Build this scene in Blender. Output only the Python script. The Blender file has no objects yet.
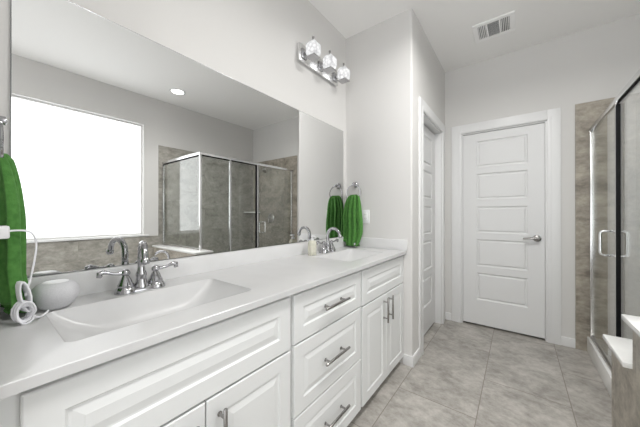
import bpy, bmesh, math, random
from math import pi, sin, cos
from mathutils import Vector, Matrix

random.seed(4)
S = bpy.context.scene
COL = S.collection

# ------------------------------------------------------------------ camera
cam_d = bpy.data.cameras.new('camera')
cam_d.sensor_width = 36.0
cam_d.lens = 260.494 / 640 * 36.0
cam_d.clip_start = 0.01
cam = bpy.data.objects.new('camera', cam_d)
COL.objects.link(cam)
cam.location = (1.2537, 0.0, 1.1903)
cam.rotation_euler = (pi / 2 + 0.0015, 0, 0.6479)
S.camera = cam

# ------------------------------------------------------------------ world
W = bpy.data.worlds.new('rear_fill')
W.use_nodes = True
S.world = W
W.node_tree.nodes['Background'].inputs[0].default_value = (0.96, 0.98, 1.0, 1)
_nt = W.node_tree                       # added fill through the rear opening, stronger from below to lift the ceiling
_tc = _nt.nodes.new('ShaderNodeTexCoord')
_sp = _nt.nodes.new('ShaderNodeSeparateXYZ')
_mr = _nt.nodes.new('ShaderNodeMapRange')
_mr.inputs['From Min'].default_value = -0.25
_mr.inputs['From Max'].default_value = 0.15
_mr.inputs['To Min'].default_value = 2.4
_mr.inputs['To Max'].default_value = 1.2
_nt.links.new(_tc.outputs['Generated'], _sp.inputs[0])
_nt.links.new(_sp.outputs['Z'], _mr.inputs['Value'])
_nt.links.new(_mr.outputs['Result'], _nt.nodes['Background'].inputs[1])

S.view_settings.view_transform = 'Standard'
S.view_settings.look = 'None'
S.view_settings.gamma = 1
S.view_settings.use_curve_mapping = False
S.view_settings.exposure = 0.57
WINDOW_E = 2.0
CAN_W = 13.0
VANITY_W = 0.2
cy = S.cycles
cy.max_bounces = 10
cy.diffuse_bounces = 6
cy.glossy_bounces = 6
cy.transmission_bounces = 8
cy.transparent_max_bounces = 24
cy.caustics_reflective = False
cy.caustics_refractive = False
cy.sample_clamp_indirect = 4.0
cy.use_denoising = True

# ------------------------------------------------------------------ dimensions (metres)
Y1, Y2, XP, ZC, XR = 2.054, 3.212, 0.600, 2.800, 2.800   # end wall, back wall, closet face, ceiling, right wall
YN, YR = 0.0, -1.7                                        # near vanity wall, rear wall
TB = (0.766, 1.476, 2.06)                                 # back door opening x0 x1 ztop
TC = (2.31, 3.045, 2.075)                                 # closet door opening y0 y1 ztop
WIN = (0.165, 1.372, 0.913, 2.402)                         # window y0 y1 z0 z1
CT, CB = 0.899, 0.876                                     # countertop top and underside
XF = 0.557                                                # countertop front


# ------------------------------------------------------------------ helpers
def nodes(name):
    m = bpy.data.materials.new(name)
    m.use_nodes = True
    nt = m.node_tree
    return m, nt, nt.nodes['Principled BSDF']


def mat(name, col, rough=0.5, metal=0.0, bump=None, var=None, coat=0.0, spec=None):
    """plain painted or metal surface; bump=(scale,strength), var=(scale,amount)"""
    m, nt, b = nodes(name)
    b.inputs['Base Color'].default_value = (*col, 1)
    b.inputs['Roughness'].default_value = rough
    b.inputs['Metallic'].default_value = metal
    if coat:
        b.inputs['Coat Weight'].default_value = coat
        b.inputs['Coat Roughness'].default_value = 0.08
    if spec is not None:
        b.inputs['Specular IOR Level'].default_value = spec
    tc = nt.nodes.new('ShaderNodeTexCoord')
    if var:
        n = nt.nodes.new('ShaderNodeTexNoise')
        n.inputs['Scale'].default_value = var[0]
        n.inputs['Detail'].default_value = 6
        nt.links.new(tc.outputs['Object'], n.inputs['Vector'])
        r = nt.nodes.new('ShaderNodeValToRGB')
        a = var[1]
        r.color_ramp.elements[0].position = 0.3
        r.color_ramp.elements[1].position = 0.7
        r.color_ramp.elements[0].color = (*[c * (1 - a) for c in col], 1)
        r.color_ramp.elements[1].color = (*[min(1, c * (1 + a)) for c in col], 1)
        nt.links.new(n.outputs['Fac'], r.inputs['Fac'])
        nt.links.new(r.outputs['Color'], b.inputs['Base Color'])
    if bump:
        n2 = nt.nodes.new('ShaderNodeTexNoise')
        n2.inputs['Scale'].default_value = bump[0]
        n2.inputs['Detail'].default_value = 3
        nt.links.new(tc.outputs['Object'], n2.inputs['Vector'])
        bp = nt.nodes.new('ShaderNodeBump')
        bp.inputs['Strength'].default_value = bump[1]
        bp.inputs['Distance'].default_value = 0.002
        nt.links.new(n2.outputs['Fac'], bp.inputs['Height'])
        nt.links.new(bp.outputs['Normal'], b.inputs['Normal'])
    return m


def math_n(nt, op, a, b=None, c=None):
    n = nt.nodes.new('ShaderNodeMath')
    n.operation = op
    for i, v in enumerate((a, b, c)):
        if v is None:
            continue
        if isinstance(v, (int, float)):
            n.inputs[i].default_value = v
        else:
            nt.links.new(v, n.inputs[i])
    return n.outputs[0]


def tile_mat(name, axes, size, origin, stagger, dark, light, grout, gw, rough, streak=(1, 1, 1), nscale=5.0):
    """stone-look tile; axes = the two object axes the tile grid runs along"""
    m, nt, b = nodes(name)
    tc = nt.nodes.new('ShaderNodeTexCoord')
    sp = nt.nodes.new('ShaderNodeSeparateXYZ')
    nt.links.new(tc.outputs['Object'], sp.inputs[0])
    u = sp.outputs['XYZ'.index(axes[0])]
    v = sp.outputs['XYZ'.index(axes[1])]
    U = math_n(nt, 'DIVIDE', math_n(nt, 'SUBTRACT', u, origin[0]), size[0])
    col = math_n(nt, 'FLOOR', U)
    V0 = math_n(nt, 'DIVIDE', math_n(nt, 'SUBTRACT', v, origin[1]), size[1])
    V = math_n(nt, 'ADD', V0, math_n(nt, 'MULTIPLY', col, stagger))
    row = math_n(nt, 'FLOOR', V)
    fu = math_n(nt, 'FRACT', U)
    fv = math_n(nt, 'FRACT', V)
    du = math_n(nt, 'MULTIPLY', math_n(nt, 'MINIMUM', fu, math_n(nt, 'SUBTRACT', 1.0, fu)), size[0])
    dv = math_n(nt, 'MULTIPLY', math_n(nt, 'MINIMUM', fv, math_n(nt, 'SUBTRACT', 1.0, fv)), size[1])
    d = math_n(nt, 'MINIMUM', du, dv)
    g = math_n(nt, 'LESS_THAN', d, gw / 2)
    # veins: noise displaced per tile
    cmb = nt.nodes.new('ShaderNodeCombineXYZ')
    nt.links.new(math_n(nt, 'MULTIPLY', col, 7.31), cmb.inputs[0])
    nt.links.new(math_n(nt, 'MULTIPLY', row, 3.77), cmb.inputs[1])
    nt.links.new(math_n(nt, 'ADD', col, row), cmb.inputs[2])
    mp = nt.nodes.new('ShaderNodeMapping')
    mp.inputs['Scale'].default_value = streak
    mp.inputs['Rotation'].default_value = (0, 0, 0.5)
    nt.links.new(tc.outputs['Object'], mp.inputs[0])
    ad = nt.nodes.new('ShaderNodeVectorMath')
    nt.links.new(mp.outputs[0], ad.inputs[0])
    nt.links.new(cmb.outputs[0], ad.inputs[1])
    n1 = nt.nodes.new('ShaderNodeTexNoise')
    n1.inputs['Scale'].default_value = nscale
    n1.inputs['Detail'].default_value = 9
    n1.inputs['Roughness'].default_value = 0.65
    n1.inputs['Distortion'].default_value = 0.6
    nt.links.new(ad.outputs[0], n1.inputs['Vector'])
    n2 = nt.nodes.new('ShaderNodeTexNoise')
    n2.inputs['Scale'].default_value = nscale * 5
    n2.inputs['Detail'].default_value = 8
    n2.inputs['Roughness'].default_value = 0.7
    nt.links.new(ad.outputs[0], n2.inputs['Vector'])
    f = math_n(nt, 'ADD', math_n(nt, 'MULTIPLY', n1.outputs['Fac'], 0.55), math_n(nt, 'MULTIPLY', n2.outputs['Fac'], 0.45))
    r = nt.nodes.new('ShaderNodeValToRGB')
    r.color_ramp.elements[0].position = 0.39
    r.color_ramp.elements[1].position = 0.62
    r.color_ramp.elements[0].color = (*dark, 1)
    r.color_ramp.elements[1].color = (*light, 1)
    nt.links.new(f, r.inputs['Fac'])
    mx = nt.nodes.new('ShaderNodeMixRGB')
    mx.inputs['Color2'].default_value = (*grout, 1)
    nt.links.new(r.outputs['Color'], mx.inputs['Color1'])
    nt.links.new(g, mx.inputs['Fac'])
    nt.links.new(mx.outputs[0], b.inputs['Base Color'])
    b.inputs['Roughness'].default_value = rough
    bp = nt.nodes.new('ShaderNodeBump')
    bp.inputs['Strength'].default_value = 0.35
    bp.inputs['Distance'].default_value = 0.003
    h = math_n(nt, 'SUBTRACT', math_n(nt, 'MULTIPLY', n2.outputs['Fac'], 0.25), g)
    nt.links.new(h, bp.inputs['Height'])
    nt.links.new(bp.outputs['Normal'], b.inputs['Normal'])
    return m


def glass_mat(name, tint, boost=1.0):
    """clear thin pane: transparent with a Fresnel gloss"""
    m = bpy.data.materials.new(name)
    m.use_nodes = True
    nt = m.node_tree
    nt.nodes.clear()
    out = nt.nodes.new('ShaderNodeOutputMaterial')
    t = nt.nodes.new('ShaderNodeBsdfTransparent')
    t.inputs[0].default_value = (*tint, 1)
    gl = nt.nodes.new('ShaderNodeBsdfGlossy')
    gl.inputs['Roughness'].default_value = 0.0
    gl.inputs['Color'].default_value = (boost, boost, boost, 1)
    lw = nt.nodes.new('ShaderNodeLayerWeight')
    lw.inputs['Blend'].default_value = 0.5
    fr = math_n(nt, 'MULTIPLY_ADD', math_n(nt, 'POWER', lw.outputs['Facing'], 5.0), 0.93, 0.07)
    mx = nt.nodes.new('ShaderNodeMixShader')
    nt.links.new(fr, mx.inputs[0])
    nt.links.new(t.outputs[0], mx.inputs[1])
    nt.links.new(gl.outputs[0], mx.inputs[2])
    nt.links.new(mx.outputs[0], out.inputs[0])
    return m


def emit_mat(name, col, e, pattern=None):
    m = bpy.data.materials.new(name)
    m.use_nodes = True
    nt = m.node_tree
    nt.nodes.clear()
    out = nt.nodes.new('ShaderNodeOutputMaterial')
    em = nt.nodes.new('ShaderNodeEmission')
    em.inputs[0].default_value = (*col, 1)
    em.inputs[1].default_value = e
    nt.links.new(em.outputs[0], out.inputs[0])
    return m


class B:
    """collects shapes into one mesh"""
    def __init__(s):
        s.bm = bmesh.new()

    def box(s, x0, x1, y0, y1, z0, z1, bev=0.0, seg=2):
        t = bmesh.new()
        bmesh.ops.create_cube(t, size=1.0)
        for v in t.verts:
            v.co = ((x0 + x1) / 2 + v.co.x * (x1 - x0), (y0 + y1) / 2 + v.co.y * (y1 - y0), (z0 + z1) / 2 + v.co.z * (z1 - z0))
        if bev:
            bmesh.ops.bevel(t, geom=list(t.edges), offset=bev, segments=seg, affect='EDGES', profile=0.6)
        s._merge(t)
        return s

    def _merge(s, t):
        me = bpy.data.meshes.new('tmp')
        t.to_mesh(me)
        t.free()
        s.bm.from_mesh(me)
        bpy.data.meshes.remove(me)

    def loops(s, rings, closed=True, cap0=True, cap1=True):
        """skin a list of equal-length rings of points"""
        bm = s.bm
        vr = [[bm.verts.new(p) for p in r] for r in rings]
        n = len(vr[0])
        for a, b in zip(vr[:-1], vr[1:]):
            for i in range(n if closed else n - 1):
                j = (i + 1) % n
                try:
                    bm.faces.new((a[i], a[j], b[j], b[i]))
                except ValueError:
                    pass
        if cap0:
            bm.faces.new(vr[0][::-1])
        if cap1:
            bm.faces.new(vr[-1])
        return vr

    def lathe(s, prof, c=(0, 0, 0), seg=28, axis='Z', cap0=True, cap1=True):
        rings = []
        for r, h in prof:
            ring = []
            for i in range(seg):
                a = 2 * pi * i / seg
                p = (r * cos(a), r * sin(a), h)
                if axis == 'X':
                    p = (h, r * cos(a), r * sin(a))
                if axis == 'Y':
                    p = (r * sin(a), h, r * cos(a))
                ring.append((c[0] + p[0], c[1] + p[1], c[2] + p[2]))
            rings.append(ring)
        s.loops(rings, True, cap0, cap1)
        return s

    def tube(s, pts, rad, seg=12, closed=False):
        pts = [Vector(p) for p in pts]
        n = len(pts)
        rads = rad if isinstance(rad, (list, tuple)) else [rad] * n
        rings = []
        prev = None
        for i in range(n):
            if closed:
                t = (pts[(i + 1) % n] - pts[i - 1]).normalized()
            else:
                t = (pts[min(i + 1, n - 1)] - pts[max(i - 1, 0)]).normalized()
            if prev is None:
                up = Vector((0, 0, 1)) if abs(t.z) < 0.9 else Vector((1, 0, 0))
                nn = (up - t * up.dot(t)).normalized()
            else:
                nn = (prev - t * prev.dot(t)).normalized()
            prev = nn
            bb = t.cross(nn)
            rings.append([pts[i] + (nn * cos(2 * pi * k / seg) + bb * sin(2 * pi * k / seg)) * rads[i] for k in range(seg)])
        if closed:
            rings.append(rings[0])
        s.loops(rings, True, not closed, not closed)
        if closed:
            bmesh.ops.remove_doubles(s.bm, verts=list(s.bm.verts), dist=1e-6)
        return s

    def build(s, name, m, parent=None, smooth=True, bevel=0.0, auto=35):
        bm = s.bm
        bmesh.ops.recalc_face_normals(bm, faces=list(bm.faces))
        me = bpy.data.meshes.new(name)
        bm.to_mesh(me)
        bm.free()
        ms = m if isinstance(m, (list, tuple)) else [m]
        for q in ms:
            me.materials.append(q)
        o = bpy.data.objects.new(name, me)
        COL.objects.link(o)
        if parent is not None:
            o.parent = parent
            o.matrix_parent_inverse = Matrix.Translation(parent.location).inverted() if parent.type == 'EMPTY' else Matrix.Identity(4)
        if smooth:
            for p in me.polygons:
                p.use_smooth = True
            me.set_sharp_from_angle(angle=math.radians(auto))
        if bevel:
            md = o.modifiers.new('edge', 'BEVEL')
            md.width = bevel
            md.segments = 2
            md.limit_method = 'ANGLE'
            md.angle_limit = math.radians(40)
            md.harden_normals = True
        return o


def tag(o, label=None, cat=None, group=None, kind=None):
    if label: o['label'] = label
    if cat: o['category'] = cat
    if group: o['group'] = group
    if kind: o['kind'] = kind
    return o


def thing(name, label, cat, loc=(0, 0, 0), group=None, kind=None):
    """an Empty at the base of a thing; parts are modelled in world coordinates"""
    o = bpy.data.objects.new(name, None)
    o.empty_display_size = 0.05
    COL.objects.link(o)
    o.location = loc
    return tag(o, label, cat, group, kind)


def dup(root, loc, rz, label):
    """a copy of a thing with copies of its parts and sub-parts"""
    r = root.copy()
    COL.objects.link(r)
    r.location = loc
    r.rotation_euler = (0, 0, rz)
    r['label'] = label
    for ch in list(root.children):
        c = ch.copy()
        COL.objects.link(c)
        c.parent = r
        c.matrix_parent_inverse = ch.matrix_parent_inverse.copy()
        for g in ch.children:
            d = g.copy()
            COL.objects.link(d)
            d.parent = c
            d.matrix_parent_inverse = g.matrix_parent_inverse.copy()
    return r


def rrect(x0, x1, y0, y1, r, z, n=6):
    """rounded rectangle ring in the XY plane"""
    out = []
    for cx, cy_, a0 in ((x1 - r, y1 - r, 0), (x0 + r, y1 - r, pi / 2), (x0 + r, y0 + r, pi), (x1 - r, y0 + r, 1.5 * pi)):
        for i in range(n + 1):
            a = a0 + pi / 2 * i / n
            out.append((cx + r * cos(a), cy_ + r * sin(a), z))
    return out


def panel_front(b, mp, Wd, Ht, T, panels, prof, edge=0.003):
    """a slab Wd x Ht x T whose front carries recessed/raised panels in one column.
    mp(u,v,d) maps to world (d = outward depth, front at 0, back at -T).  panels: (u0,u1,v0,v1); prof: (inset, depth) steps"""
    us = [edge, panels[0][0], panels[0][1], Wd - edge]
    vs = [edge]
    for p in panels:
        vs += [p[2], p[3]]
    vs.append(Ht - edge)
    bm = b.bm
    gv = {}
    for i, u in enumerate(us):
        for j, v in enumerate(vs):
            gv[i, j] = bm.verts.new(mp(u, v, 0))
    for i in range(3):
        for j in range(len(vs) - 1):
            q = [gv[i, j], gv[i + 1, j], gv[i + 1, j + 1], gv[i, j + 1]]
            if i == 1 and j % 2 == 1:
                u0, u1, v0, v1 = us[1], us[2], vs[j], vs[j + 1]
                cur = q
                for ins, dp in prof:
                    nx = [bm.verts.new(mp(a, c, dp)) for a, c in ((u0 + ins, v0 + ins), (u1 - ins, v0 + ins), (u1 - ins, v1 - ins), (u0 + ins, v1 - ins))]
                    for k in range(4):
                        bm.faces.new((cur[k], cur[(k + 1) % 4], nx[(k + 1) % 4], nx[k]))
                    cur = nx
                bm.faces.new(cur)
            else:
                bm.faces.new(q)
    # rim and back
    ring = [gv[i, 0] for i in range(4)] + [gv[3, j] for j in range(1, len(vs))] + [gv[i, len(vs) - 1] for i in (2, 1, 0)] + [gv[0, j] for j in range(len(vs) - 2, 0, -1)]

    def outer(vv):
        u, v = vv
        return (0 if u <= edge + 1e-6 else Wd if u >= Wd - edge - 1e-6 else u, 0 if v <= edge + 1e-6 else Ht if v >= Ht - edge - 1e-6 else v)
    uv = [(us[i], vs[0]) for i in range(4)] + [(us[3], vs[j]) for j in range(1, len(vs))] + [(us[i], vs[-1]) for i in (2, 1, 0)] + [(us[0], vs[j]) for j in range(len(vs) - 2, 0, -1)]
    r1 = [bm.verts.new(mp(*outer(p), -edge)) for p in uv]
    r2 = [bm.verts.new(mp(*outer(p), -T)) for p in uv]
    n = len(ring)
    for a, c in ((ring, r1), (r1, r2)):
        for k in range(n):
            bm.faces.new((a[k], a[(k + 1) % n], c[(k + 1) % n], c[k]))
    bm.faces.new(r2)


# ------------------------------------------------------------------ materials
M_wall = mat('wall_paint', (0.67, 0.66, 0.645), 0.75, bump=(160, 0.25))
M_ceil = mat('ceiling_paint', (0.90, 0.892, 0.878), 0.85, bump=(120, 0.3))
M_trim = mat('trim_paint', (0.76, 0.76, 0.76), 0.35)
M_door = mat('door_paint', (0.72, 0.72, 0.72), 0.4)
M_cab = mat('cabinet_paint', (0.74, 0.75, 0.745), 0.32)
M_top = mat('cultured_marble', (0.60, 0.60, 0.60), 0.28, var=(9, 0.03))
M_top_lit = mat('cultured_marble_lit', (0.70, 0.70, 0.70), 0.28, var=(9, 0.03))  # same marble as the top, lightened for the light on the upright splashes
M_cap = mat('white_marble_cap', (0.80, 0.80, 0.79), 0.18, var=(8, 0.04))
M_curb = mat('curb_stone', (0.86, 0.855, 0.84), 0.25, var=(9, 0.05))
M_chrome = mat('chrome', (0.47, 0.47, 0.485), 0.06, 1.0)
M_chrome2 = mat('polished_aluminium', (0.80, 0.80, 0.80), 0.18, 1.0)
M_nickel = mat('brushed_nickel', (0.50, 0.48, 0.46), 0.28, 1.0)
M_stem = mat('dark_nickel', (0.20, 0.195, 0.19), 0.3, 1.0)
M_dark = mat('dark_seal', (0.012, 0.012, 0.013), 0.8, spec=0.1)
M_lever = mat('satin_lever', (0.36, 0.35, 0.34), 0.26, 1.0)
M_mirror = mat('mirror_silver', (0.80, 0.805, 0.80), 0.0, 1.0)
M_medge = mat('mirror_edge', (0.25, 0.26, 0.26), 0.25, 0.6)
M_glass = glass_mat('shower_glass', (0.95, 0.965, 0.955))
M_plastic = mat('white_plastic', (0.85, 0.85, 0.86), 0.35)
M_cable = mat('cable_rubber', (0.84, 0.84, 0.87), 0.45)
M_fabric = mat('speaker_fabric', (0.62, 0.62, 0.64), 0.9, bump=(900, 0.4), var=(300, 0.06))
M_tub = mat('tub_acrylic', (0.85, 0.85, 0.85), 0.15)
M_vent = mat('vent_enamel', (0.92, 0.915, 0.91), 0.4)
M_ventin = mat('vent_shadow', (0.10, 0.10, 0.10), 0.8)
M_frame = mat('window_vinyl', (0.78, 0.78, 0.77), 0.4)
M_floor = tile_mat('floor_tile', 'XY', (0.457, 0.914), (0.606, 0.84), 0.5, (0.25, 0.235, 0.212), (0.50, 0.475, 0.442), (0.215, 0.19, 0.165), 0.005, 0.38, (1.0, 1.2, 1.0), 4.5)
M_tileX = tile_mat('shower_tile_side', 'ZY', (0.305, 0.61), (0.03, 0.1), 0.5, (0.21, 0.20, 0.175), (0.46, 0.44, 0.395), (0.34, 0.32, 0.28), 0.004, 0.4, (1, 1, 1.6), 3.5)
M_tileY = tile_mat('shower_tile_back', 'ZX', (0.305, 0.61), (0.03, 0.14), 0.5, (0.19, 0.168, 0.138), (0.47, 0.425, 0.355), (0.34, 0.31, 0.26), 0.004, 0.4, (1, 1, 1.6), 3.5)

M_tileH = tile_mat('half_wall_tile', 'ZY', (0.305, 0.61), (0.20, 0.1), 0.5, (0.24, 0.215, 0.18), (0.52, 0.475, 0.405), (0.44, 0.41, 0.36), 0.004, 0.4, (1, 1, 1.2), 6.0)


def towel_mat():
    m, nt, b = nodes('green_terry')
    tc = nt.nodes.new('ShaderNodeTexCoord')
    n = nt.nodes.new('ShaderNodeTexNoise')
    n.inputs['Scale'].default_value = 60
    n.inputs['Detail'].default_value = 5
    nt.links.new(tc.outputs['Object'], n.inputs['Vector'])
    r = nt.nodes.new('ShaderNodeValToRGB')
    r.color_ramp.elements[0].color = (0.045, 0.160, 0.026, 1)
    r.color_ramp.elements[1].color = (0.090, 0.260, 0.052, 1)
    r.color_ramp.elements[0].position = 0.3
    r.color_ramp.elements[1].position = 0.75
    nt.links.new(n.outputs['Fac'], r.inputs['Fac'])
    nt.links.new(r.outputs['Color'], b.inputs['Base Color'])
    b.inputs['Roughness'].default_value = 0.95
    b.inputs['Sheen Weight'].default_value = 0.25
    b.inputs['Sheen Tint'].default_value = (0.4, 0.8, 0.3, 1)
    n2 = nt.nodes.new('ShaderNodeTexNoise')
    n2.inputs['Scale'].default_value = 500
    nt.links.new(tc.outputs['Object'], n2.inputs['Vector'])
    bp = nt.nodes.new('ShaderNodeBump')
    bp.inputs['Strength'].default_value = 0.6
    bp.inputs['Distance'].default_value = 0.002
    nt.links.new(n2.outputs['Fac'], bp.inputs['Height'])
    nt.links.new(bp.outputs['Normal'], b.inputs['Normal'])
    return m


M_towel = towel_mat()


def frost_mat():
    """frosted pane lit by the sky behind it"""
    m = bpy.data.materials.new('frosted_daylit_glass')
    m.use_nodes = True
    nt = m.node_tree
    nt.nodes.clear()
    out = nt.nodes.new('ShaderNodeOutputMaterial')
    em = nt.nodes.new('ShaderNodeEmission')
    em.inputs[0].default_value = (0.965, 0.985, 1.0, 1)
    em.inputs[1].default_value = WINDOW_E
    gl = nt.nodes.new('ShaderNodeBsdfGlossy')
    gl.inputs['Roughness'].default_value = 0.4
    mx = nt.nodes.new('ShaderNodeMixShader')
    mx.inputs[0].default_value = 0.04
    nt.links.new(em.outputs[0], mx.inputs[1])
    nt.links.new(gl.outputs[0], mx.inputs[2])
    nt.links.new(mx.outputs[0], out.inputs[0])
    return m


M_frost = frost_mat()


def crystal_mat():
    m = bpy.data.materials.new('lit_crystal')
    m.use_nodes = True
    nt = m.node_tree
    nt.nodes.clear()
    out = nt.nodes.new('ShaderNodeOutputMaterial')
    tc = nt.nodes.new('ShaderNodeTexCoord')
    vo = nt.nodes.new('ShaderNodeTexVoronoi')
    vo.inputs['Scale'].default_value = 42
    nt.links.new(tc.outputs['Object'], vo.inputs['Vector'])
    r = nt.nodes.new('ShaderNodeValToRGB')
    r.color_ramp.elements[0].color = (1, 1, 1, 1)
    r.color_ramp.elements[1].color = (0.45, 0.45, 0.46, 1)
    r.color_ramp.elements[1].position = 0.75
    nt.links.new(vo.outputs['Distance'], r.inputs['Fac'])
    em = nt.nodes.new('ShaderNodeEmission')
    em.inputs[1].default_value = 0.95
    nt.links.new(r.outputs['Color'], em.inputs[0])
    tr = nt.nodes.new('ShaderNodeBsdfTransparent')
    gl = nt.nodes.new('ShaderNodeBsdfGlossy')
    gl.inputs['Roughness'].default_value = 0.05
    m1 = nt.nodes.new('ShaderNodeMixShader')
    m1.inputs[0].default_value = 0.72
    nt.links.new(tr.outputs[0], m1.inputs[1])
    nt.links.new(em.outputs[0], m1.inputs[2])
    m2 = nt.nodes.new('ShaderNodeMixShader')
    m2.inputs[0].default_value = 0.1
    nt.links.new(m1.outputs[0], m2.inputs[1])
    nt.links.new(gl.outputs[0], m2.inputs[2])
    nt.links.new(m2.outputs[0], out.inputs[0])
    return m


M_crystal = crystal_mat()
M_led = emit_mat('lamp_diffuser', (1, 0.98, 0.95), 6.0)


def struct(o, label, cat):
    return tag(o, label, cat, kind='structure')


# ================================================================== the setting
struct(B().box(-0.12, XR + 0.12, YR - 0.12, Y2 + 0.2, -0.12, 0).build('floor', M_floor, smooth=False),
       'grey-brown stone-look floor tiles with thin grout lines', 'floor')
struct(B().box(-0.12, XR + 0.12, YR - 0.12, Y2 + 0.2, ZC, ZC + 0.12).build('ceiling', M_ceil, smooth=False),
       'pale grey painted ceiling with a vent and a recessed light', 'ceiling')
struct(B().box(-0.12, 0, YR, Y2 + 0.12, 0, ZC).build('wall_left', M_wall, smooth=False),
       'light grey wall behind the big vanity mirror', 'wall')
# closet block: the end wall of the vanity and the side wall with the closet door
b = B()
rc = 0.016
prof = [(0, Y1)] + [(XP - rc + rc * sin(a), Y1 + rc - rc * cos(a)) for a in [pi / 2 * i / 6 for i in range(7)]] + [(XP, TC[0]), (XP - 0.12, TC[0]), (XP - 0.12, Y1 + 0.1), (0, Y1 + 0.1)]
b.loops([[(x, y, z) for x, y in prof] for z in (0, ZC)])
b.box(XP - 0.12, XP, TC[1], Y2, 0, ZC)
b.box(XP - 0.12, XP, TC[0], TC[1], TC[2], ZC)
struct(b.build('wall_end', M_wall, auto=30), 'light grey end wall by the far sink and its corner beside the closet door', 'wall')
b = B()
b.box(0, TB[0], Y2, Y2 + 0.1, 0, ZC)
b.box(TB[1], XR + 0.12, Y2, Y2 + 0.1, 0, ZC)
b.box(TB[0], TB[1], Y2, Y2 + 0.1, TB[2], ZC)
b.box(0, XR + 0.12, Y2 + 0.1, Y2 + 0.2, 0, ZC)  # unseen backing added so no outside light leaks round the door
struct(b.build('wall_back', M_wall, smooth=False), 'light grey back wall around the white panel door', 'wall')
b = B()
b.box(XR, XR + 0.12, YR, WIN[0], 0, ZC)
b.box(XR, XR + 0.12, WIN[1], Y2, 0, ZC)
b.box(XR, XR + 0.12, WIN[0], WIN[1], 0, WIN[2])
b.box(XR, XR + 0.12, WIN[0], WIN[1], WIN[3], ZC)
struct(b.build('wall_right', M_wall, smooth=False), 'light grey wall with the frosted window, seen in the mirror', 'wall')
struct(B().box(0, XP, YN - 0.12, YN, 0, ZC).build('wall_near', M_wall, bevel=0.008), 'light grey short wall at the near end of the vanity', 'wall')
b = B()
b.box(0, 0.35, YR - 0.12, YR, 0, ZC)
b.box(2.45, XR, YR - 0.12, YR, 0, ZC)
b.box(0.35, 2.45, YR - 0.12, YR, 2.3, ZC)  # head of the opening, made wide so the world fills the room from behind
struct(b.build('wall_rear', M_wall, smooth=False), 'unseen grey wall behind the viewer, its wide opening added to let in fill light', 'wall')

# tile on the shower walls and round the tub
struct(B().box(XR - 0.012, XR, 1.555, Y2 - 0.012, 0, 2.159).build('wall_tile_right', M_tileX, smooth=False), 'brown-grey stone tile on the long wall of the shower', 'tiled wall')
struct(B().box(1.664, XR, Y2 - 0.012, Y2, 0, 2.159).build('wall_tile_back', M_tileY, smooth=False), 'tan stone tile on the back wall beside the shower door', 'tiled wall')
struct(B().box(XR - 0.012, XR, -0.3, 1.555, 0, 0.885).build('wall_tile_tub', M_tileX, smooth=False), 'grey stone tile band under the frosted window above the tub', 'tiled wall')

# window
w = thing('window_1', 'large frosted window over the tub, seen in the mirror', 'window', (XR, (WIN[0] + WIN[1]) / 2, WIN[2]), kind='structure')
b = B()
f = 0.02
b.box(XR + 0.05, XR + 0.10, WIN[0], WIN[1], WIN[2], WIN[2] + f, 0.004)
b.box(XR + 0.05, XR + 0.10, WIN[0], WIN[1], WIN[3] - f, WIN[3], 0.004)
b.box(XR + 0.05, XR + 0.10, WIN[0], WIN[0] + f, WIN[2] + f, WIN[3] - f, 0.004)
b.box(XR + 0.05, XR + 0.10, WIN[1] - f, WIN[1], WIN[2] + f, WIN[3] - f, 0.004)
b.build('window_frame', M_frame, w)
B().box(XR + 0.068, XR + 0.08, WIN[0] + f - 0.01, WIN[1] - f + 0.01, WIN[2] + f - 0.01, WIN[3] - f + 0.01).build('pane', M_frost, w, smooth=False)
B().box(XR - 0.03, XR + 0.05, WIN[0] - 0.05, WIN[1] + 0.06, WIN[2] - 0.024, WIN[2] - 0.001, 0.005).build('sill', M_trim, w)

# baseboards
def bboard(name, label, boxes):
    b = B()
    for q in boxes:
        x0, x1, y0, y1 = q
        b.box(x0, x1, y0, y1, 0, 0.082, 0.004)
    return struct(b.build(name, M_trim), label, 'baseboard')

bboard('baseboard_end', 'white baseboard wrapping the corner by the far cabinet', [(0.53, XP + 0.013, Y1 - 0.013, Y1), (XP, XP + 0.013, Y1, TC[0] - 0.093)])
bboard('baseboard_back', 'white baseboard between the panel door and the shower tile', [(TB[1] + 0.088, 1.664, Y2 - 0.013, Y2)])
bboard('baseboard_corner', 'short white baseboard between the closet door casing and the panel door', [(XP, TB[0] - 0.1, Y2 - 0.013, Y2)])

# casings
def casing(name, label, mp, u0, u1, top, wd):
    """mp(u0,u1,d0,d1,z0,z1) -> box; wide flat casing with a thin inner bead"""
    b = B()
    for a, c in ((u0 - wd, u0), (u1, u1 + wd)):
        b.box(*mp(a, c, 0, 0.016, 0, top + wd), 0.003)
    b.box(*mp(u0, u1, 0, 0.016, top, top + wd), 0.003)
    for a, c in ((u0 - 0.03, u0 - 0.006), (u1 + 0.006, u1 + 0.03)):
        b.box(*mp(a, c, 0.014, 0.019, 0, top + 0.03), 0.0015)
    b.box(*mp(u0 - 0.006, u1 + 0.006, 0.014, 0.019, top + 0.006, top + 0.03), 0.0015)
    # jamb lining and stop
    b.box(*mp(u0, u0 + 0.012, -0.1, 0.0, 0, top), 0.001)
    b.box(*mp(u1 - 0.012, u1, -0.1, 0.0, 0, top), 0.001)
    b.box(*mp(u0 + 0.012, u1 - 0.012, -0.1, 0.0, top - 0.012, top), 0.001)
    return struct(b.build(name, M_trim), label, 'door trim')

casing('trim_1', 'white casing around the five-panel back door', lambda u0, u1, d0, d1, z0, z1: (u0, u1, Y2 - d1, Y2 - d0, z0, z1), TB[0], TB[1], TB[2] + 0.002, 0.094)
casing('trim_2', 'white casing around the closet door on the side wall', lambda u0, u1, d0, d1, z0, z1: (XP + d0, XP + d1, u0, u1, z0, z1), TC[0], TC[1], TC[2], 0.092)

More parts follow.
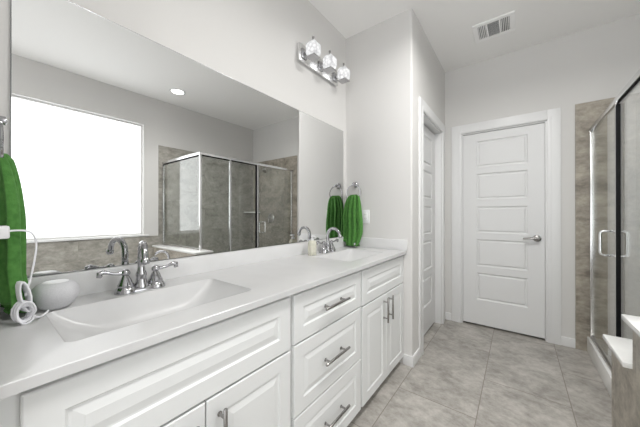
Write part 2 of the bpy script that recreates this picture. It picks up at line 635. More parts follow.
# panel doors
DP = [(0.262, 0.548), (0.618, 0.905), (0.972, 1.250), (1.325, 1.60), (1.665, 1.945)]
PROF_DOOR = [(0.008, -0.008), (0.018, -0.010), (0.026, -0.003), (0.032, -0.002)]
d = thing('door_2', 'closed white five-panel door in the back wall with a lever handle', 'door', ((TB[0] + TB[1]) / 2, Y2, 0), kind='structure')
b = B()
x0 = TB[0] + 0.014
wd = TB[1] - TB[0] - 0.028
panel_front(b, lambda u, v, q: (x0 + u, Y2 + 0.012 - q, 0.018 + v), wd, 2.028, 0.036, [(0.128, wd - 0.125, a, c) for a, c in DP], PROF_DOOR)
b.build('door_slab', M_door, d, smooth=False)
h = B().lathe([(0.0305, -0.004), (0.033, 0.0), (0.031, 0.007), (0.020, 0.010), (0.012, 0.014), (0.011, 0.045), (0.013, 0.052), (0.0, 0.054)], (0, 0, 0), 28, 'Y', True, False)
for v in h.bm.verts:
    v.co = (1.405 + v.co.x, Y2 + 0.012 - v.co.y, 0.957 + v.co.z)
lv = [(1.405, Y2 - 0.034, 0.957), (1.385, Y2 - 0.038, 0.960), (1.35, Y2 - 0.037, 0.958), (1.315, Y2 - 0.035, 0.953), (1.298, Y2 - 0.034, 0.951)]
h.tube(lv, [0.012, 0.011, 0.010, 0.009, 0.007], 12)
tag(h.build('door_handle', M_lever, d), 'satin metal lever handle with a round rose')

d = thing('door_1', 'white panel closet door in the side wall, seen at a narrow angle', 'door', (XP, (TC[0] + TC[1]) / 2, 0), kind='structure')
b = B()
y0 = TC[0] + 0.014
wd = TC[1] - TC[0] - 0.028
panel_front(b, lambda u, v, q: (XP - 0.062 + q, y0 + u, 0.018 + v), wd, 2.038, 0.036, [(0.128, wd - 0.125, a, c) for a, c in DP], PROF_DOOR)
b.build('door_slab', M_door, d, smooth=False)

# shower half walls, curb and base
hw = thing('wall_half', 'tiled half wall between shower and tub with a white stepped cap', 'half wall', (2.2, 1.58, 0), kind='structure')
b = B()
b.box(1.640, XR - 0.012, 1.490, 1.667, 0, 0.735)
b.box(1.640, 1.820, 1.667, 1.975, 0, 0.535)
b.build('tile_face', M_tileH, hw, smooth=False)
B().box(1.612, XR - 0.012, 1.470, 1.690, 0.735, 0.758, 0.005).build('upper_cap', M_cap, hw)
B().box(1.612, 1.836, 1.668, 1.998, 0.535, 0.558, 0.005).build('lower_cap', M_cap, hw)
struct(B().box(1.735, 1.835, 1.976, Y2 - 0.013, 0, 0.13, 0.006).build('shower_curb', M_curb), 'pale stone curb under the glass shower door', 'curb')
struct(B().box(1.836, XR - 0.013, 1.668, Y2 - 0.013, 0, 0.03).build('shower_base', M_curb), 'pale shower floor inside the glass enclosure', 'shower base')

# ================================================================== vanity
PROF_CAB = [(0.003, -0.003), (0.005, -0.0052), (0.010, -0.0052), (0.030, -0.0008), (0.0305, -0.0004)]


def front(b, y0, y1, z0, z1, rail=0.058):
    panel_front(b, lambda u, v, q: (0.535 + q, y0 + u, z0 + v), y1 - y0, z1 - z0, 0.018, [(rail, y1 - y0 - rail, rail, z1 - z0 - rail)], PROF_CAB, 0.003)


def bar_pull(parent, p, axis, L=0.19):
    """bar handle on two posts; p is the centre at the front face"""
    b = B()
    h = L / 2
    ax = Vector((0, 1, 0)) if axis == 'Y' else Vector((0, 0, 1))
    c = Vector(p)
    o = Vector((0.032, 0, 0))
    b.tube([c + o - ax * h, c + o - ax * (h - 0.002), c + o + ax * (h - 0.002), c + o + ax * h], [0.0050, 0.0062, 0.0062, 0.0050], 14)
    for s in (-1, 1):
        q = c + ax * s * h * 0.66
        b.tube([q + Vector((-0.001, 0, 0)), q + Vector((0.003, 0, 0)), q + Vector((0.004, 0, 0)), q + o], [0.0075, 0.0075, 0.0048, 0.0048], 12)
    return b.build('handle', M_lever, parent)


def carcass(root, y0, y1):
    b = B()
    zt = CB - 0.001
    b.box(0.002, 0.516, y0, y0 + 0.016, 0.05, zt)
    b.box(0.002, 0.516, y1 - 0.016, y1, 0.05, zt)
    b.box(0.002, 0.012, y0 + 0.016, y1 - 0.016, 0.05, zt)
    b.box(0.012, 0.516, y0 + 0.016, y1 - 0.016, 0.05, 0.068)
    b.box(0.500, 0.516, y0 + 0.016, y1 - 0.016, 0.068, zt)
    b.box(0.450, 0.466, y0, y1, 0.001, 0.05)
    b.build('cabinet_body', M_cab, root, smooth=False)


def sink_cabinet(y0, y1, fy0, fy1, hz, label):
    root = thing('vanity_cabinet', label, 'cabinet', (0.26, (y0 + y1) / 2, 0), 'vanity cabinets under the countertop')
    carcass(root, y0, y1)
    b = B()
    front(b, fy0, fy1, 0.652, 0.859)
    b.build('false_drawer_front', M_cab, root, smooth=False)
    mid = (fy0 + fy1) / 2
    for s, (a, c) in enumerate(((fy0, mid - 0.002), (mid + 0.002, fy1))):
        b = B()
        front(b, a, c, 0.062, 0.645)
        dr = b.build('door', M_cab, root, smooth=False)
        bar_pull(dr, (0.535, mid + (-0.042 if s == 0 else 0.042), hz), 'Z', 0.165)
    return root


sink_cabinet(0.002, 0.765, 0.05, 0.757, 0.532, 'white vanity cabinet with two doors under the near sink')
root = thing('vanity_cabinet', 'white vanity cabinet of three stacked drawers between the two sinks', 'cabinet', (0.26, 1.06, 0), 'vanity cabinets under the countertop')
carcass(root, 0.766, 1.350)
for z0, z1 in ((0.658, 0.859), (0.360, 0.652), (0.062, 0.354)):
    b = B()
    front(b, 0.777, 1.341, z0, z1)
    dr = b.build('drawer', M_cab, root, smooth=False)
    bar_pull(dr, (0.535, 1.058, (z0 + z1) / 2), 'Y', 0.205)
sink_cabinet(1.351, 2.052, 1.362, 2.045, 0.545, 'white vanity cabinet with two doors under the far sink')

# countertop with two moulded basins
SINKS = [(0.150, 0.447, 0.122, 0.645), (0.150, 0.447, 1.374, 1.885)]


def countertop():
    root = thing('countertop', 'long white cultured marble vanity top with two moulded sinks', 'countertop', (0.28, 1.03, CB))
    b = B()
    bm = b.bm
    X0, X1, Ya, Yb = 0.001, XF, 0.001, Y1 - 0.001
    e = 0.0015
    outer = [(X0, Ya), (X1 - e, Ya), (X1 - e, Yb), (X0, Yb)]
    ov = [bm.verts.new((x, y, CT)) for x, y in outer]
    edges = [bm.edges.new((ov[i], ov[(i + 1) % 4])) for i in range(4)]
    rims = []
    for s in SINKS:
        ring = [bm.verts.new(p) for p in rrect(*s, 0.022, CT)]
        rims.append(ring)
        edges += [bm.edges.new((ring[i], ring[(i + 1) % len(ring)])) for i in range(len(ring))]
    bmesh.ops.triangle_fill(bm, use_beauty=True, use_dissolve=False, edges=edges)
    # front edge, underside and sides
    lo_ring = [[bm.verts.new((v.co.x, v.co.y, CB)) for v in ring] for ring in rims]
    for ring, lr in zip(rims, lo_ring):
        for i in range(len(ring)):
            j = (i + 1) % len(ring)
            bm.faces.new((ring[i], ring[j], lr[j], lr[i]))
    lo = [bm.verts.new(p) for p in ((X0, Ya, CB), (X1, Ya, CB), (X1, Yb, CB), (X0, Yb, CB))]
    md = [ov[0], bm.verts.new((X1, Ya, CT - e)), bm.verts.new((X1, Yb, CT - e)), ov[3]]
    bm.faces.new((ov[1], ov[2], md[2], md[1]))
    bm.faces.new((md[1], md[2], lo[2], lo[1]))
    bm.faces.new((ov[0], ov[1], md[1], lo[1], lo[0]))
    bm.faces.new((ov[3], ov[2], md[2], lo[2], lo[3]))
    bm.faces.new((ov[0], ov[3], lo[3], lo[0]))
    le = [bm.edges.get((lo[i], lo[(i + 1) % 4])) or bm.edges.new((lo[i], lo[(i + 1) % 4])) for i in range(4)]
    for lr in lo_ring:
        le += [bm.edges.get((lr[i], lr[(i + 1) % len(lr)])) for i in range(len(lr))]
    bmesh.ops.triangle_fill(bm, use_beauty=True, use_dissolve=False, edges=le)
    b.build('slab', M_top, root, auto=30)
    for s, ring in zip(SINKS, rims):
        x0, x1, ya, yb = s
        q = B()
        rings = []
        # rim roll, then steep walls and a gently dished floor
        for ins_f, ins_b, ins_y, dz, r in ((0.0004, 0.0004, 0.0004, 0, 0.022), (0.002, 0.002, 0.002, -0.003, 0.022), (0.006, 0.005, 0.007, -0.012, 0.024), (0.024, 0.013, 0.035, -0.040, 0.032),
                                           (0.050, 0.024, 0.075, -0.070, 0.042), (0.080, 0.040, 0.115, -0.092, 0.05), (0.105, 0.065, 0.155, -0.104, 0.05),
                                           (0.115, 0.105, 0.20, -0.110, 0.03), (0.13, 0.13, 0.236, -0.112, 0.016)):
            rings.append(rrect(x0 + ins_b, x1 - ins_f, ya + ins_y, yb - ins_y, r, CT + dz))
        q.loops(rings, True, False, True)
        bas = q.build('sink_basin', M_top, root, auto=70)
        dc = ((x0 + x1) / 2 + 0.0, (ya + yb) / 2, CT - 0.112)
        B().lathe([(0.021, -0.001), (0.022, 0.001), (0.018, 0.0035), (0.014, 0.003), (0.013, 0.006), (0.0, 0.007)], dc, 24, 'Z', True, False).build('drain', M_chrome, bas)
    B().box(0.001, 0.020, 0.001, Y1 - 0.001, CT, 0.985, 0.003).build('backsplash', M_top_lit, root)
    B().box(0.020, 0.566, Y1 - 0.020, Y1 - 0.001, CT, 0.985, 0.003).build('side_splash', M_top_lit, root)
    return root


countertop()

# mirror
b = B()
b.box(0.0005, 0.006, 0.064, 1.998, 0.9865, 1.934)
mi = thing('wall_mirror', 'large frameless mirror over the vanity top', 'mirror', (0.003, 1.03, 0.9865))
B().box(0.0065, 0.0075, 0.066, 1.996, 0.9885, 1.932).build('mirror_glass', M_mirror, mi, smooth=False)
b.build('mirror_edge', M_medge, mi, smooth=False)


# faucets
def faucet(label, cx, cyy, swivel):
    turn = Matrix.Translation((cx, cyy, 0)) @ Matrix.Rotation(swivel, 4, 'Z') @ Matrix.Translation((-cx, -cyy, 0))
    root = thing('faucet', label, 'faucet', (cx, cyy, CT), 'chrome two-handle faucets')
    b = B()
    rings = [rrect(cx - 0.027 + i, cx + 0.027 - i, cyy - 0.080 + i, cyy + 0.080 - i, 0.0265 - i, CT + z, 8) for i, z in ((0, 0), (0, 0.006), (0.003, 0.011), (0.008, 0.014))]
    b.loops(rings)
    b.build('base_plate', M_chrome, root)
    # spout: stepped base, slim neck, arc over the basin
    b = B()
    b.lathe([(0.026, 0.012), (0.025, 0.020), (0.019, 0.030), (0.0165, 0.050), (0.0185, 0.058), (0.0175, 0.066), (0.0135, 0.074), (0.0125, 0.09)], (cx, cyy, CT), 28)
    pts = [(cx, cyy, CT + 0.085), (cx, cyy, CT + 0.125)]
    R = 0.054
    for i in range(1, 15):
        a = pi * i / 14 * 0.93
        pts.append((cx + R - R * cos(a), cyy, CT + 0.127 + R * sin(a)))
    pts = [turn @ Vector(p) for p in pts]
    e = Vector(pts[-1])
    dd = (e - Vector(pts[-2])).normalized()
    pts.append(e + dd * 0.012)
    rad = [0.0125] * 2 + [0.0122 - 0.0016 * i / 14 for i in range(14)] + [0.0105]
    b.tube(pts, rad, 16)
    b.build('spout', M_chrome, root)
    p = e + dd * 0.010
    B().tube([p - dd * 0.004, p, p + dd * 0.012, p + dd * 0.016], [0.0115, 0.0142, 0.0142, 0.0115], 16).build('aerator', M_chrome, root)
    for s in (-1, 1):
        hy = cyy + s * 0.050
        b = B()
        b.lathe([(0.0345, 0.0), (0.034, 0.012), (0.029, 0.019), (0.0255, 0.023), (0.026, 0.029), (0.0215, 0.036), (0.0165, 0.050), (0.0120, 0.060), (0.0105, 0.064), (0.0140, 0.067), (0.0148, 0.072), (0.0135, 0.079), (0.008, 0.085), (0.0, 0.087)], (cx, hy, CT), 26, 'Z', True, False)
        ox = 0.10 * s
        lp = [(cx, hy, CT + 0.072), (cx + 0.001 * s, hy + s * 0.018, CT + 0.073), (cx + 0.004 * s, hy + s * 0.036, CT + 0.075), (cx + 0.006 * s, hy + s * 0.052, CT + 0.081),
              (cx + 0.008 * s, hy + s * 0.064, CT + 0.085), (cx + 0.008 * s, hy + s * 0.075, CT + 0.081), (cx + 0.008 * s, hy + s * 0.076, CT + 0.073), (cx + 0.008 * s, hy + s * 0.068, CT + 0.069)]
        b.tube(lp, [0.0075, 0.0062, 0.0055, 0.0065, 0.0088, 0.0102, 0.0088, 0.005], 12)
        b.build('lever_handle', M_chrome, root)
    return root


faucet('chrome two-handle arched faucet at the near sink', 0.098, 0.385, -0.22)
faucet('chrome two-handle arched faucet at the far sink, beside the soap bottle', 0.098, 1.625, 0.0)


# towel ring and towel at the far end wall; the near pair are turned copies
def towel_ring(label):
    px, py, pz = 0.102, Y1, 1.452
    root = thing('towel_ring', label, 'towel ring', (px, py, pz), 'chrome towel rings')
    b = B().lathe([(0.026, 0.0), (0.026, 0.006), (0.022, 0.010), (0.012, 0.014), (0.010, 0.034), (0.013, 0.042), (0.012, 0.050), (0.0, 0.054)], (0, 0, 0), 24, 'Y', True, False)
    for v in b.bm.verts:
        v.co = (px + v.co.x, py - 0.0005 - v.co.y, pz + v.co.z)
    b.build('wall_post', M_chrome, root)
    R = 0.068
    B().tube([(px + R * sin(a), py - 0.040, pz - 0.006 - R + R * cos(a)) for a in [2 * pi * i / 48 for i in range(48)]], 0.0048, 10, True).build('ring', M_chrome, root)
    return root


def towel(label):
    cx, cyw, zt = 0.102, Y1, 1.356
    root = thing('hand_towel', label, 'towel', (cx, cyw, zt), 'green hand towels on rings')

    def layer(b, cx0, ytop, ybot, zbot, wt, wb, tt, tb, ph, k, amp, taper=0.0):
        rings = []
        N = 72
        for j in range(27):
            t = j / 26
            z = zt + 0.004 - t * (zt + 0.004 - zbot)
            e = min(1, t / 0.04)
            ease = 1 - math.exp(-6.0 * t)
            wdt = (wt + (wb - wt) * ease) * (0.55 + 0.45 * math.sqrt(e))
            wdt *= 1 - taper * max(0, (t - 0.72) / 0.28) ** 1.5
            thk = (tt + (tb - tt) * ease) * (0.45 + 0.55 * math.sqrt(e))
            yc = ytop + (ybot - ytop) * ease - (0.010 + 0.02 * taper) * max(0, t - 0.78) / 0.22
            ring = []
            for i in range(N):
                a = 2 * pi * i / N
                ca, sa = cos(a), sin(a)
                x = math.copysign(abs(ca) ** 0.8, ca) * wdt / 2
                y = math.copysign(abs(sa) ** 0.8, sa) * thk / 2
                fold = amp * (0.35 + 0.65 * min(1, t * 2.5)) * (2 * abs(cos(k * x / max(wdt, .01) * 3.14 + ph + 0.35 * sin(3 * t))) - 1 + 0.25 * cos(1.7 * k * x / max(wdt, .01) * 6.28 + 1.3 * ph))
                y += fold * (1 if sa > 0 else 0.8) - 0.0
                x += 0.003 * sin(9 * t + ph)
                zz = z
                if j == 26:
                    zz += 0.006 * sin(5 * a + ph)
                ring.append((cx0 + x, min(cyw - 0.004, yc - y), zz))
            rings.append(ring)
        b.loops(rings)
    b = B()
    layer(b, cx - 0.014, cyw - 0.034, cyw - 0.050, 0.950, 0.070, 0.178, 0.018, 0.034, 0.6, 3.0, 0.010)
    b.build('back_layer', M_towel, root, auto=80)
    b = B()
    layer(b, cx + 0.012, cyw - 0.046, cyw - 0.058, 0.918, 0.072, 0.165, 0.022, 0.034, 2.0, 3.4, 0.013, 0.32)
    b.build('front_layer', M_towel, root, auto=80)
    # fringe of loose terry along the hem
    rnd = random.Random(3)
    b = B()
    for i in range(90):
        x = cx + 0.012 + (rnd.random() - 0.5) * 0.105
        y = cyw - 0.073 + (rnd.random() - 0.5) * 0.050
        z = 0.924 + rnd.random() * 0.012
        b.tube([(x, y, z), (x + rnd.uniform(-.006, .006), y + rnd.uniform(-.006, .006), z - 0.008), (x + rnd.uniform(-.008, .008), y + rnd.uniform(-.008, .008), z - 0.014)], [0.0035, 0.003, 0.0015], 5)
    fr = b.build('fringe', M_towel, root)
    fr['kind'] = 'stuff'
    tag(B().box(cx + 0.038, cx + 0.052, cyw - 0.1035, cyw - 0.1015, 0.926, 0.942).build('care_tag', M_plastic, root), 'small white care tag')
    return root


tr = towel_ring('chrome towel ring on the end wall by the far sink')
dup(tr, (0.102, YN, 1.452), pi, 'chrome towel ring at the near end of the vanity, left of the mirror')
tw = towel('green hand towel hanging on the end wall by the far sink')
dup(tw, (0.104, YN, 1.356), pi, 'green hand towel hanging at the near end, left of the mirror')


# outlets
def outlet(label):
    cx, cz = 0.201, 1.167
    root = thing('wall_outlet', label, 'outlet', (cx, Y1, cz), 'white wall outlets')
    B().box(cx - 0.035, cx + 0.035, Y1 - 0.0065, Y1 - 0.0005, cz - 0.058, cz + 0.058, 0.002).build('cover_plate', M_plastic, root)
    b = B().box(cx - 0.017, cx + 0.017, Y1 - 0.0085, Y1 - 0.0055, cz - 0.034, cz + 0.034, 0.001)
    r = b.build('receptacle', M_plastic, root)
    for s in (-1, 1):
        for k in (-1, 1):
            B().box(cx + k * 0.006 - 0.001, cx + k * 0.006 + 0.001, Y1 - 0.0088, Y1 - 0.008, cz + s * 0.017 - 0.004, cz + s * 0.017 + 0.004).build('slot', M_dark, r, smooth=False)
    return root


ol = outlet('white outlet on the end wall right of the hanging green towel')
dup(ol, (0.201, YN, 1.167), pi, 'white outlet on the near wall holding the white charger plug')

# charger: plug, cable, coil
root = thing('charger', 'white plug and coiled charging cable in front of the near green towel', 'charger', (0.19, 0.01, CT))
B().box(0.196, 0.238, 0.0088, 0.052, 1.128, 1.160, 0.005).build('plug', M_plastic, root)


def catmull(P, n=10):
    P = [Vector(p) for p in P]
    out = []
    for i in range(len(P) - 1):
        p0, p1, p2, p3 = P[max(i - 1, 0)], P[i], P[i + 1], P[min(i + 2, len(P) - 1)]
        for k in range(n):
            t = k / n
            out.append(0.5 * ((2 * p1) + (p2 - p0) * t + (2 * p0 - 5 * p1 + 4 * p2 - p3) * t * t + (3 * p1 - p0 - 3 * p2 + p3) * t ** 3))
    out.append(P[-1])
    return out


# (the cable path is set out below)
cab = [(0.216, 0.050, 1.146), (0.214, 0.064, 1.147), (0.210, 0.084, 1.144), (0.205, 0.096, 1.130), (0.203, 0.100, 1.105), (0.204, 0.096, 1.060), (0.206, 0.088, 1.010), (0.207, 0.080, 0.972)]
B().tube(catmull(cab), 0.0024, 8).build('cable', M_cable, root)
rnd = random.Random(8)
loops = []
for k in range(7):
    r0 = 0.024 + rnd.uniform(-0.003, 0.003)
    off = (k - 3) * 0.0046
    for i in range(16):
        a = 2 * pi * i / 16
        loops.append((0.213 + off + 0.003 * sin(a), 0.076 + r0 * cos(a) * 0.62 + off * 0.3, CT + 0.032 + r0 * 1.08 * sin(a)))
B().tube(loops, 0.0026, 7).build('cable_coil', M_cable, root)
up = []
for k in range(9):
    off = (k - 4) * 0.0036
    for i in range(14):
        a = 2 * pi * i / 14
        up.append((0.205 + off, 0.076 + 0.009 * cos(a) - 0.006 * sin(a) + off * 0.3, CT + 0.072 + 0.040 * sin(a)))
B().tube(up, 0.0026, 7).build('cable_bundle', M_cable, root)
B().box(0.192, 0.224, 0.070, 0.092, CT + 0.046, CT + 0.054, 0.003).build('cable_tie', M_cable, root)
tail = [(0.215, 0.090, CT + 0.018), (0.204, 0.102, CT + 0.009), (0.190, 0.110, CT + 0.004), (0.170, 0.122, CT + 0.005), (0.1655, 0.128, CT + 0.012)]
B().tube(catmull(tail), 0.0024, 8).build('cable_tail', M_cable, root)

# smart speaker
root = thing('smart_speaker', 'round white and grey fabric speaker puck beside the near sink', 'speaker', (0.112, 0.150, CT))
c = (0.112, 0.150, CT)
B().lathe([(0.024, 0.0), (0.031, 0.003), (0.042, 0.013), (0.050, 0.027), (0.0545, 0.041), (0.0545, 0.053), (0.051, 0.065), (0.044, 0.074), (0.034, 0.080), (0.0305, 0.0812)], c, 40, 'Z', True, True).build('fabric_body', M_fabric, root, auto=80)
B().lathe([(0.0305, 0.0810), (0.028, 0.0826), (0.020, 0.0832), (0.0, 0.0835)], c, 40, 'Z', True, False).build('top_cap', M_plastic, root)

# soap dispenser
root = thing('soap_dispenser', 'clear soap bottle of pale yellow liquid with a white pump by the far faucet', 'soap bottle', (0.098, 1.435, CT))
c = (0.098, 1.435, CT)
M_bottle = mat('clear_bottle', (0.80, 0.80, 0.74), 0.08)
M_bottle.node_tree.nodes['Principled BSDF'].inputs['Transmission Weight'].default_value = 0.35
M_soap = mat('pale_soap', (0.80, 0.79, 0.66), 0.12)
M_soap.node_tree.nodes['Principled BSDF'].inputs['Alpha'].default_value = 0.55
b = B()
b.loops([rrect(c[0] - 0.021 + i, c[0] + 0.021 - i, c[1] - 0.032 + i, c[1] + 0.032 - i, max(0.004, 0.015 - i), CT + z) for i, z in ((0.003, 0.0), (0, 0.003), (0, 0.085), (0.004, 0.096), (0.011, 0.103), (0.0125, 0.106))])
b.build('bottle', M_soap, root)
b = B().lathe([(0.0125, 0.104), (0.0115, 0.116), (0.007, 0.118), (0.0040, 0.119), (0.0040, 0.129), (0.008, 0.130), (0.008, 0.137), (0.0, 0.138)], c, 20, 'Z', True, False)
b.tube([(c[0], c[1], CT + 0.133), (c[0] + 0.02, c[1], CT + 0.133), (c[0] + 0.032, c[1], CT + 0.129)], [0.006, 0.005, 0.004], 10)
b.build('pump', M_plastic, root)
b = B()
b.loops([rrect(c[0] - 0.0215, c[0] + 0.0215, c[1] - 0.0325, c[1] + 0.0325, 0.0155, CT + z) for z in (0.022, 0.070)], True, False, False)
M_label = mat('soap_label', (0.80, 0.79, 0.68), 0.4)
M_label.node_tree.nodes['Principled BSDF'].inputs['Alpha'].default_value = 0.6
tag(b.build('bottle_label', M_label, root), 'pale cream label')

# ================================================================== vanity light
def vanity_light(label, cyl):
    root = thing('vanity_light', label, 'wall light', (0.0, cyl, 2.285), 'vanity bar lights')
    B().box(0.0005, 0.026, cyl - 0.247, cyl + 0.247, 2.288, 2.410, 0.002).build('back_plate', M_chrome2, root)
    for k in (-1, 0, 1):
        y = cyl + k * 0.2015
        x, z = 0.115, 2.342
        b = B()
        b.tube([(0.024, y, z - 0.0), (0.060, y, z - 0.0), (0.070, y, z)], [0.011, 0.009, 0.009], 12)
        ar = b.build('arm', M_chrome, root)
        B().box(0.0265, 0.036, y - 0.026, y + 0.026, z - 0.034, z + 0.034, 0.003).build('mount_block', M_chrome, ar)
        B().box(x - 0.040, x + 0.036, y - 0.036, y + 0.036, z - 0.0575, z - 0.0505, 0.002).build('shade_tray', M_chrome, ar)
        b = B()
        t = bmesh.new()
        bmesh.ops.create_cube(t, size=0.092)
        bmesh.ops.bevel(t, geom=list(t.edges), offset=0.020, segments=1, affect='EDGES')
        for v in t.verts:
            v.co = Vector((x, y, z)) + Vector((v.co.x, v.co.y, v.co.z * 1.08))
        b._merge(t)
        sh = b.build('crystal_shade', M_crystal, root, smooth=False)
        b = B().lathe([(0.007, 0.0), (0.007, 0.010), (0.010, 0.014), (0.0055, 0.018), (0.0055, 0.028), (0.0085, 0.034), (0.0085, 0.042), (0.0, 0.046)], (x, y, z + 0.049), 16, 'Z', True, False)
        b.build('finial', M_stem, sh)
        ld = bpy.data.lights.new('bulb', 'POINT')
        ld.energy = VANITY_W
        ld.color = (1.0, 0.99, 0.97)
        ld.shadow_soft_size = 0.03
        lo = bpy.data.objects.new('bulb', ld)
        COL.objects.link(lo)
        lo.location = (x, y, z) if False else (x, y - cyl, z - 2.285)
        lo.parent = root
    return root


vanity_light('chrome bar light with three crystal shades above the mirror, over the far sink', 1.628)
vanity_light('added second bar light with three crystal shades, unseen, to brighten the near sink', 0.385)  # added out of view to brighten the near end of the vanity

# recessed ceiling lights
def downlight(x, y, watts, label, spread=3.0):
    root = thing('recessed_light', label, 'ceiling light', (x, y, ZC), 'recessed ceiling lights')
    B().lathe([(0.098, -0.0005), (0.098, -0.004), (0.074, -0.008), (0.070, -0.002)], (x, y, ZC), 36, 'Z', False, False).build('trim_ring', M_trim, root)
    B().lathe([(0.072, -0.0045), (0.040, -0.0055), (0.0, -0.006)], (x, y, ZC), 36, 'Z', True, False).build('diffuser', M_led, root)
    ld = bpy.data.lights.new('downlight', 'AREA')
    ld.shape = 'DISK'
    ld.size = 0.14
    ld.spread = spread
    ld.energy = watts
    ld.color = (1.0, 0.99, 0.97)
    lo = bpy.data.objects.new('downlight', ld)
    COL.objects.link(lo)
    lo.location = (0, 0, -0.012)
    lo.parent = root
    return root


downlight(2.321, 1.60, CAN_W * 0.14, 'round white recessed light in the ceiling over the shower, seen in the mirror', 1.3)
downlight(1.20, 0.50, CAN_W * 0.4, 'added unseen recessed fill light in the ceiling above the middle of the room')  # added fill over the near half, out of view
downlight(1.32, 1.60, CAN_W * 1.1, 'added unseen recessed fill light in the ceiling in front of the back door', 2.75)  # added fill for the back wall, doors and far cabinet, out of view
downlight(1.55, -0.75, CAN_W * 0.8, 'added unseen recessed fill light in the ceiling by the rear opening')  # added fill from behind the camera

# ceiling vent
root = thing('ceiling_vent', 'white three-section air vent in the ceiling near the back door', 'vent', (1.093, 2.70, ZC))
x0, x1, ya, yb = 0.945, 1.241, 2.564, 2.836
B().box(x0 + 0.02, x1 - 0.02, ya + 0.02, yb - 0.02, ZC - 0.002, ZC - 0.0005).build('duct_opening', M_ventin, root, smooth=False)
b = B()
fb = 0.036
b.box(x0, x1, ya, ya + fb, ZC - 0.012, ZC - 0.0006, 0.003)
b.box(x0, x1, yb - fb, yb, ZC - 0.012, ZC - 0.0006, 0.003)
b.box(x0, x0 + fb, ya + fb, yb - fb, ZC - 0.012, ZC - 0.0006, 0.002)
b.box(x1 - fb, x1, ya + fb, yb - fb, ZC - 0.012, ZC - 0.0006, 0.002)
sec = [(x0 + fb, x0 + fb + 0.062), (x0 + fb + 0.072, x1 - fb - 0.072), (x1 - fb - 0.062, x1 - fb)]
b.box(sec[0][1], sec[1][0], ya + fb, yb - fb, ZC - 0.012, ZC - 0.0006, 0.002)
b.box(sec[1][1], sec[2][0], ya + fb, yb - fb, ZC - 0.012, ZC - 0.0006, 0.002)
b.build('vent_frame', M_vent, root)


def slat(bb, p0, p1, tilt):
    """a thin tilted blade between two points"""
    p0, p1 = Vector(p0), Vector(p1)
    ax = (p1 - p0).normalized()
    side = ax.cross(Vector((0, 0, 1)))
    u = side * cos(tilt) * 0.005 + Vector((0, 0, 1)) * sin(tilt) * 0.005
    n = ax.cross(u).normalized() * 0.0006
    bb.loops([[p + u + n, p - u + n, p - u - n, p + u - n] for p in (p0, p1)])


for k, (a, c) in enumerate(sec):
    b = B()
    if k == 1:
        n = 14
        for i in range(n):
            y = ya + fb + (yb - ya - 2 * fb) * (i + 0.5) / n
            slat(b, (a, y, ZC - 0.0065), (c, y, ZC - 0.0065), -0.9)
        tag(b.build('louver_section', M_vent, root, smooth=False), 'middle section with crosswise blades')
    else:
        n = 5
        for i in range(n):
            x = a + (c - a) * (i + 0.5) / n
            slat(b, (x, ya + fb, ZC - 0.0065), (x, yb - fb, ZC - 0.0065), 0.8 if k == 0 else -0.8)
        b.build('louver_section', M_vent, root, smooth=False)

# ================================================================== shower enclosure
XG, YG, ZH = 1.765, 1.612, 1.918
root = thing('shower_enclosure', 'framed glass shower enclosure with a hinged door beside the back wall', 'shower enclosure', (XG, 2.4, 0.13))
b = B()
b.box(XG - 0.014, XG + 0.014, YG - 0.014, Y2 - 0.0125, ZH - 0.022, ZH + 0.012, 0.003)
b.box(XG + 0.014, XR - 0.0125, YG - 0.014, YG + 0.014, ZH - 0.022, ZH + 0.012, 0.003)
b.build('header_rail', M_chrome2, root)
b = B()
b.box(XG - 0.006, XG + 0.006, YG + 0.0125, 2.4495, ZH - 0.034, ZH - 0.0225)
b.box(XG + 0.0125, XR - 0.038, YG - 0.006, YG + 0.006, ZH - 0.034, ZH - 0.0225)
tag(b.build('glazing_seal', M_dark, root, smooth=False), 'black seal under the header')
posts = [(XG, YG, 0.759), (XG, 2.012, 0.131), (XG, 2.462, 0.131), (XG, Y2 - 0.025, 0.131), (XR - 0.025, YG, 0.759)]
for i, (x, y, z0) in enumerate(posts):
    B().box(x - 0.0125, x + 0.0125, y - 0.0125, y + 0.0125, z0, ZH - 0.022, 0.002).build('post', M_chrome2, root)
b = B()
b.box(XG - 0.012, XG + 0.012, 2.0245, Y2 - 0.038, 0.131, 0.150, 0.002)
b.box(XG - 0.012, XG + 0.012, 1.692, 1.9995, 0.559, 0.575, 0.002)
b.box(XG + 0.0125, XR - 0.038, YG - 0.012, YG + 0.012, 0.759, 0.775, 0.002)
b.build('bottom_track', M_nickel, root)
b = B()
b.box(XG - 0.0035, XG + 0.0035, YG + 0.0125, 1.9995, 0.775, ZH - 0.035)
b.box(XG - 0.0035, XG + 0.0035, 1.692, 1.9995, 0.575, 0.775)
b.build('fixed_pane', M_glass, root, smooth=False)
B().box(XG - 0.0035, XG + 0.0035, 2.0245, 2.4495, 0.150, ZH - 0.022).build('fixed_pane', M_glass, root, smooth=False)
B().box(XG + 0.0125, XR - 0.0375, YG - 0.0035, YG + 0.0035, 0.775, ZH - 0.022).build('fixed_pane', M_glass, root, smooth=False)
dr = B().box(XG - 0.0035, XG + 0.0035, 2.486, Y2 - 0.044, 0.158, ZH - 0.030).build('door', M_glass, root, smooth=False)
b = B()
b.box(XG - 0.009, XG + 0.009, 2.4755, 2.486, 0.156, ZH - 0.026, 0.001)
b.build('door_edge_seal', M_dark, dr)
B().box(XG - 0.0135, XG + 0.0135, 2.436, 2.4490, 0.151, ZH - 0.035, 0.001).build('glazing_seal', M_dark, root)
B().box(XG - 0.010, XG + 0.010, Y2 - 0.046, Y2 - 0.0385, 0.156, ZH - 0.026, 0.001).build('hinge_rail', M_chrome2, dr)
b = B()
yh = 2.555
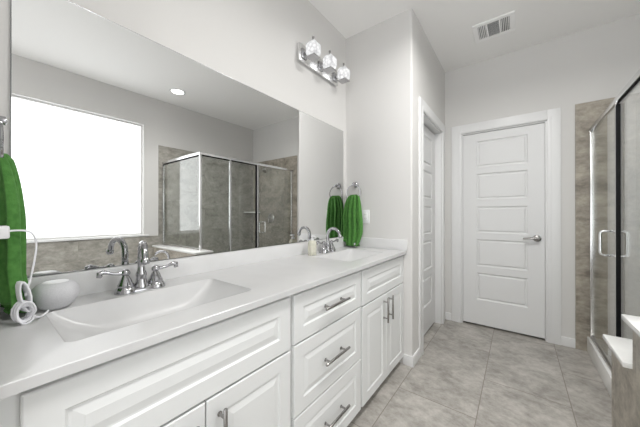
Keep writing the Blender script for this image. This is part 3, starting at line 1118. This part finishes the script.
for s in (-1, 1):
    pts = [(XG + s * 0.002, yh, 0.912), (XG + s * 0.045, yh, 0.912), (XG + s * 0.058, yh, 0.917), (XG + s * 0.063, yh, 0.932), (XG + s * 0.063, yh, 1.055), (XG + s * 0.058, yh, 1.070), (XG + s * 0.045, yh, 1.075), (XG + s * 0.002, yh, 1.075)]
    b.tube(pts, 0.0085, 12)
    for z in (0.912, 1.075):
        b.lathe([(0.013, s * 0.0036), (0.013, s * 0.009), (0.009, s * 0.012)], (XG, yh, z), 16, 'X')
tag(b.build('door_handle', M_chrome2, dr), 'bright D-shaped handle through the glass')

# shower fittings
root = thing('shower_valve', 'round chrome shower valve on the back tile wall, seen in the mirror', 'shower valve', (2.288, Y2, 1.11))
b = B().lathe([(0.080, 0.0125), (0.080, 0.018), (0.070, 0.024), (0.030, 0.026), (0.026, 0.050), (0.022, 0.070), (0.0, 0.072)], (0, 0, 0), 32, 'Y', True, False)
for v in b.bm.verts:
    v.co = (2.288 + v.co.x, Y2 - v.co.y, 1.115 + v.co.z)
b.build('escutcheon', M_nickel, root)
B().tube([(2.288, Y2 - 0.062, 1.115), (2.288, Y2 - 0.070, 1.08), (2.288, Y2 - 0.068, 1.035)], [0.010, 0.009, 0.007], 10).build('lever', M_nickel, root)
root = thing('overhead_shower', 'chrome shower head on a bent arm from the back tile wall', 'shower head', (2.277, Y2, 2.02))
b = B().tube(catmull([(2.277, Y2 - 0.0125, 2.02), (2.277, Y2 - 0.06, 2.03), (2.277, Y2 - 0.12, 2.01), (2.277, Y2 - 0.15, 1.985)]), 0.010, 10)
b.build('shower_arm', M_nickel, root)
b = B()
ax = Vector((0, -0.5, -0.86)).normalized()
p = Vector((2.277, Y2 - 0.148, 1.987))
b.tube([p, p + ax * 0.02, p + ax * 0.045, p + ax * 0.058], [0.014, 0.018, 0.045, 0.046], 24)
b.build('spray_head', M_nickel, root)
b = B()
cxs, cys, r = XR - 0.0125, Y2 - 0.0125, 0.21
ring = [(cxs, cys)] + [(cxs - r * cos(a), cys - r * sin(a)) for a in [pi / 2 * i / 12 for i in range(13)]]
b.loops([[(x, y, z) for x, y in ring] for z in (1.21, 1.228)])
tag(b.build('corner_shelf', M_cap, bevel=0.002), 'small pale corner shelf inside the shower', 'shelf')

# bathtub under the window
root = thing('bathtub', 'white bathtub under the frosted window', 'bathtub', (2.37, 0.64, 0))
b = B()
tx0, tx1, ty0, ty1 = 1.93, XR - 0.013, -0.20, 1.468
rings = [rrect(tx0, tx1, ty0, ty1, 0.02, z) for z in (0.0, 0.53)]
rings += [rrect(tx0 + 0.006, tx1 - 0.006, ty0 + 0.006, ty1 - 0.006, 0.018, 0.545)]
for i, z, r in ((0.10, 0.545, 0.16), (0.115, 0.53, 0.16), (0.14, 0.35, 0.17), (0.19, 0.16, 0.17), (0.26, 0.12, 0.12)):
    rings.append(rrect(tx0 + i, tx1 - i, ty0 + i * 1.2, ty1 - i * 1.2, r, z))
b.loops(rings)
b.build('tub_shell', M_tub, root, auto=50)
root = thing('tub_spout', 'arched chrome tub spout in front of the half wall, seen low in the mirror', 'tub faucet', (2.06, 1.385, 0.545))
b = B().lathe([(0.028, 0.0005), (0.027, 0.008), (0.018, 0.016), (0.014, 0.03)], (2.06, 1.385, 0.545), 24)
b.tube(catmull([(2.06, 1.385, 0.56), (2.06, 1.385, 0.66), (2.075, 1.375, 0.715), (2.12, 1.355, 0.742), (2.18, 1.33, 0.738), (2.22, 1.31, 0.715), (2.228, 1.305, 0.69)]), 0.014, 14)
b.build('spout', M_chrome, root)
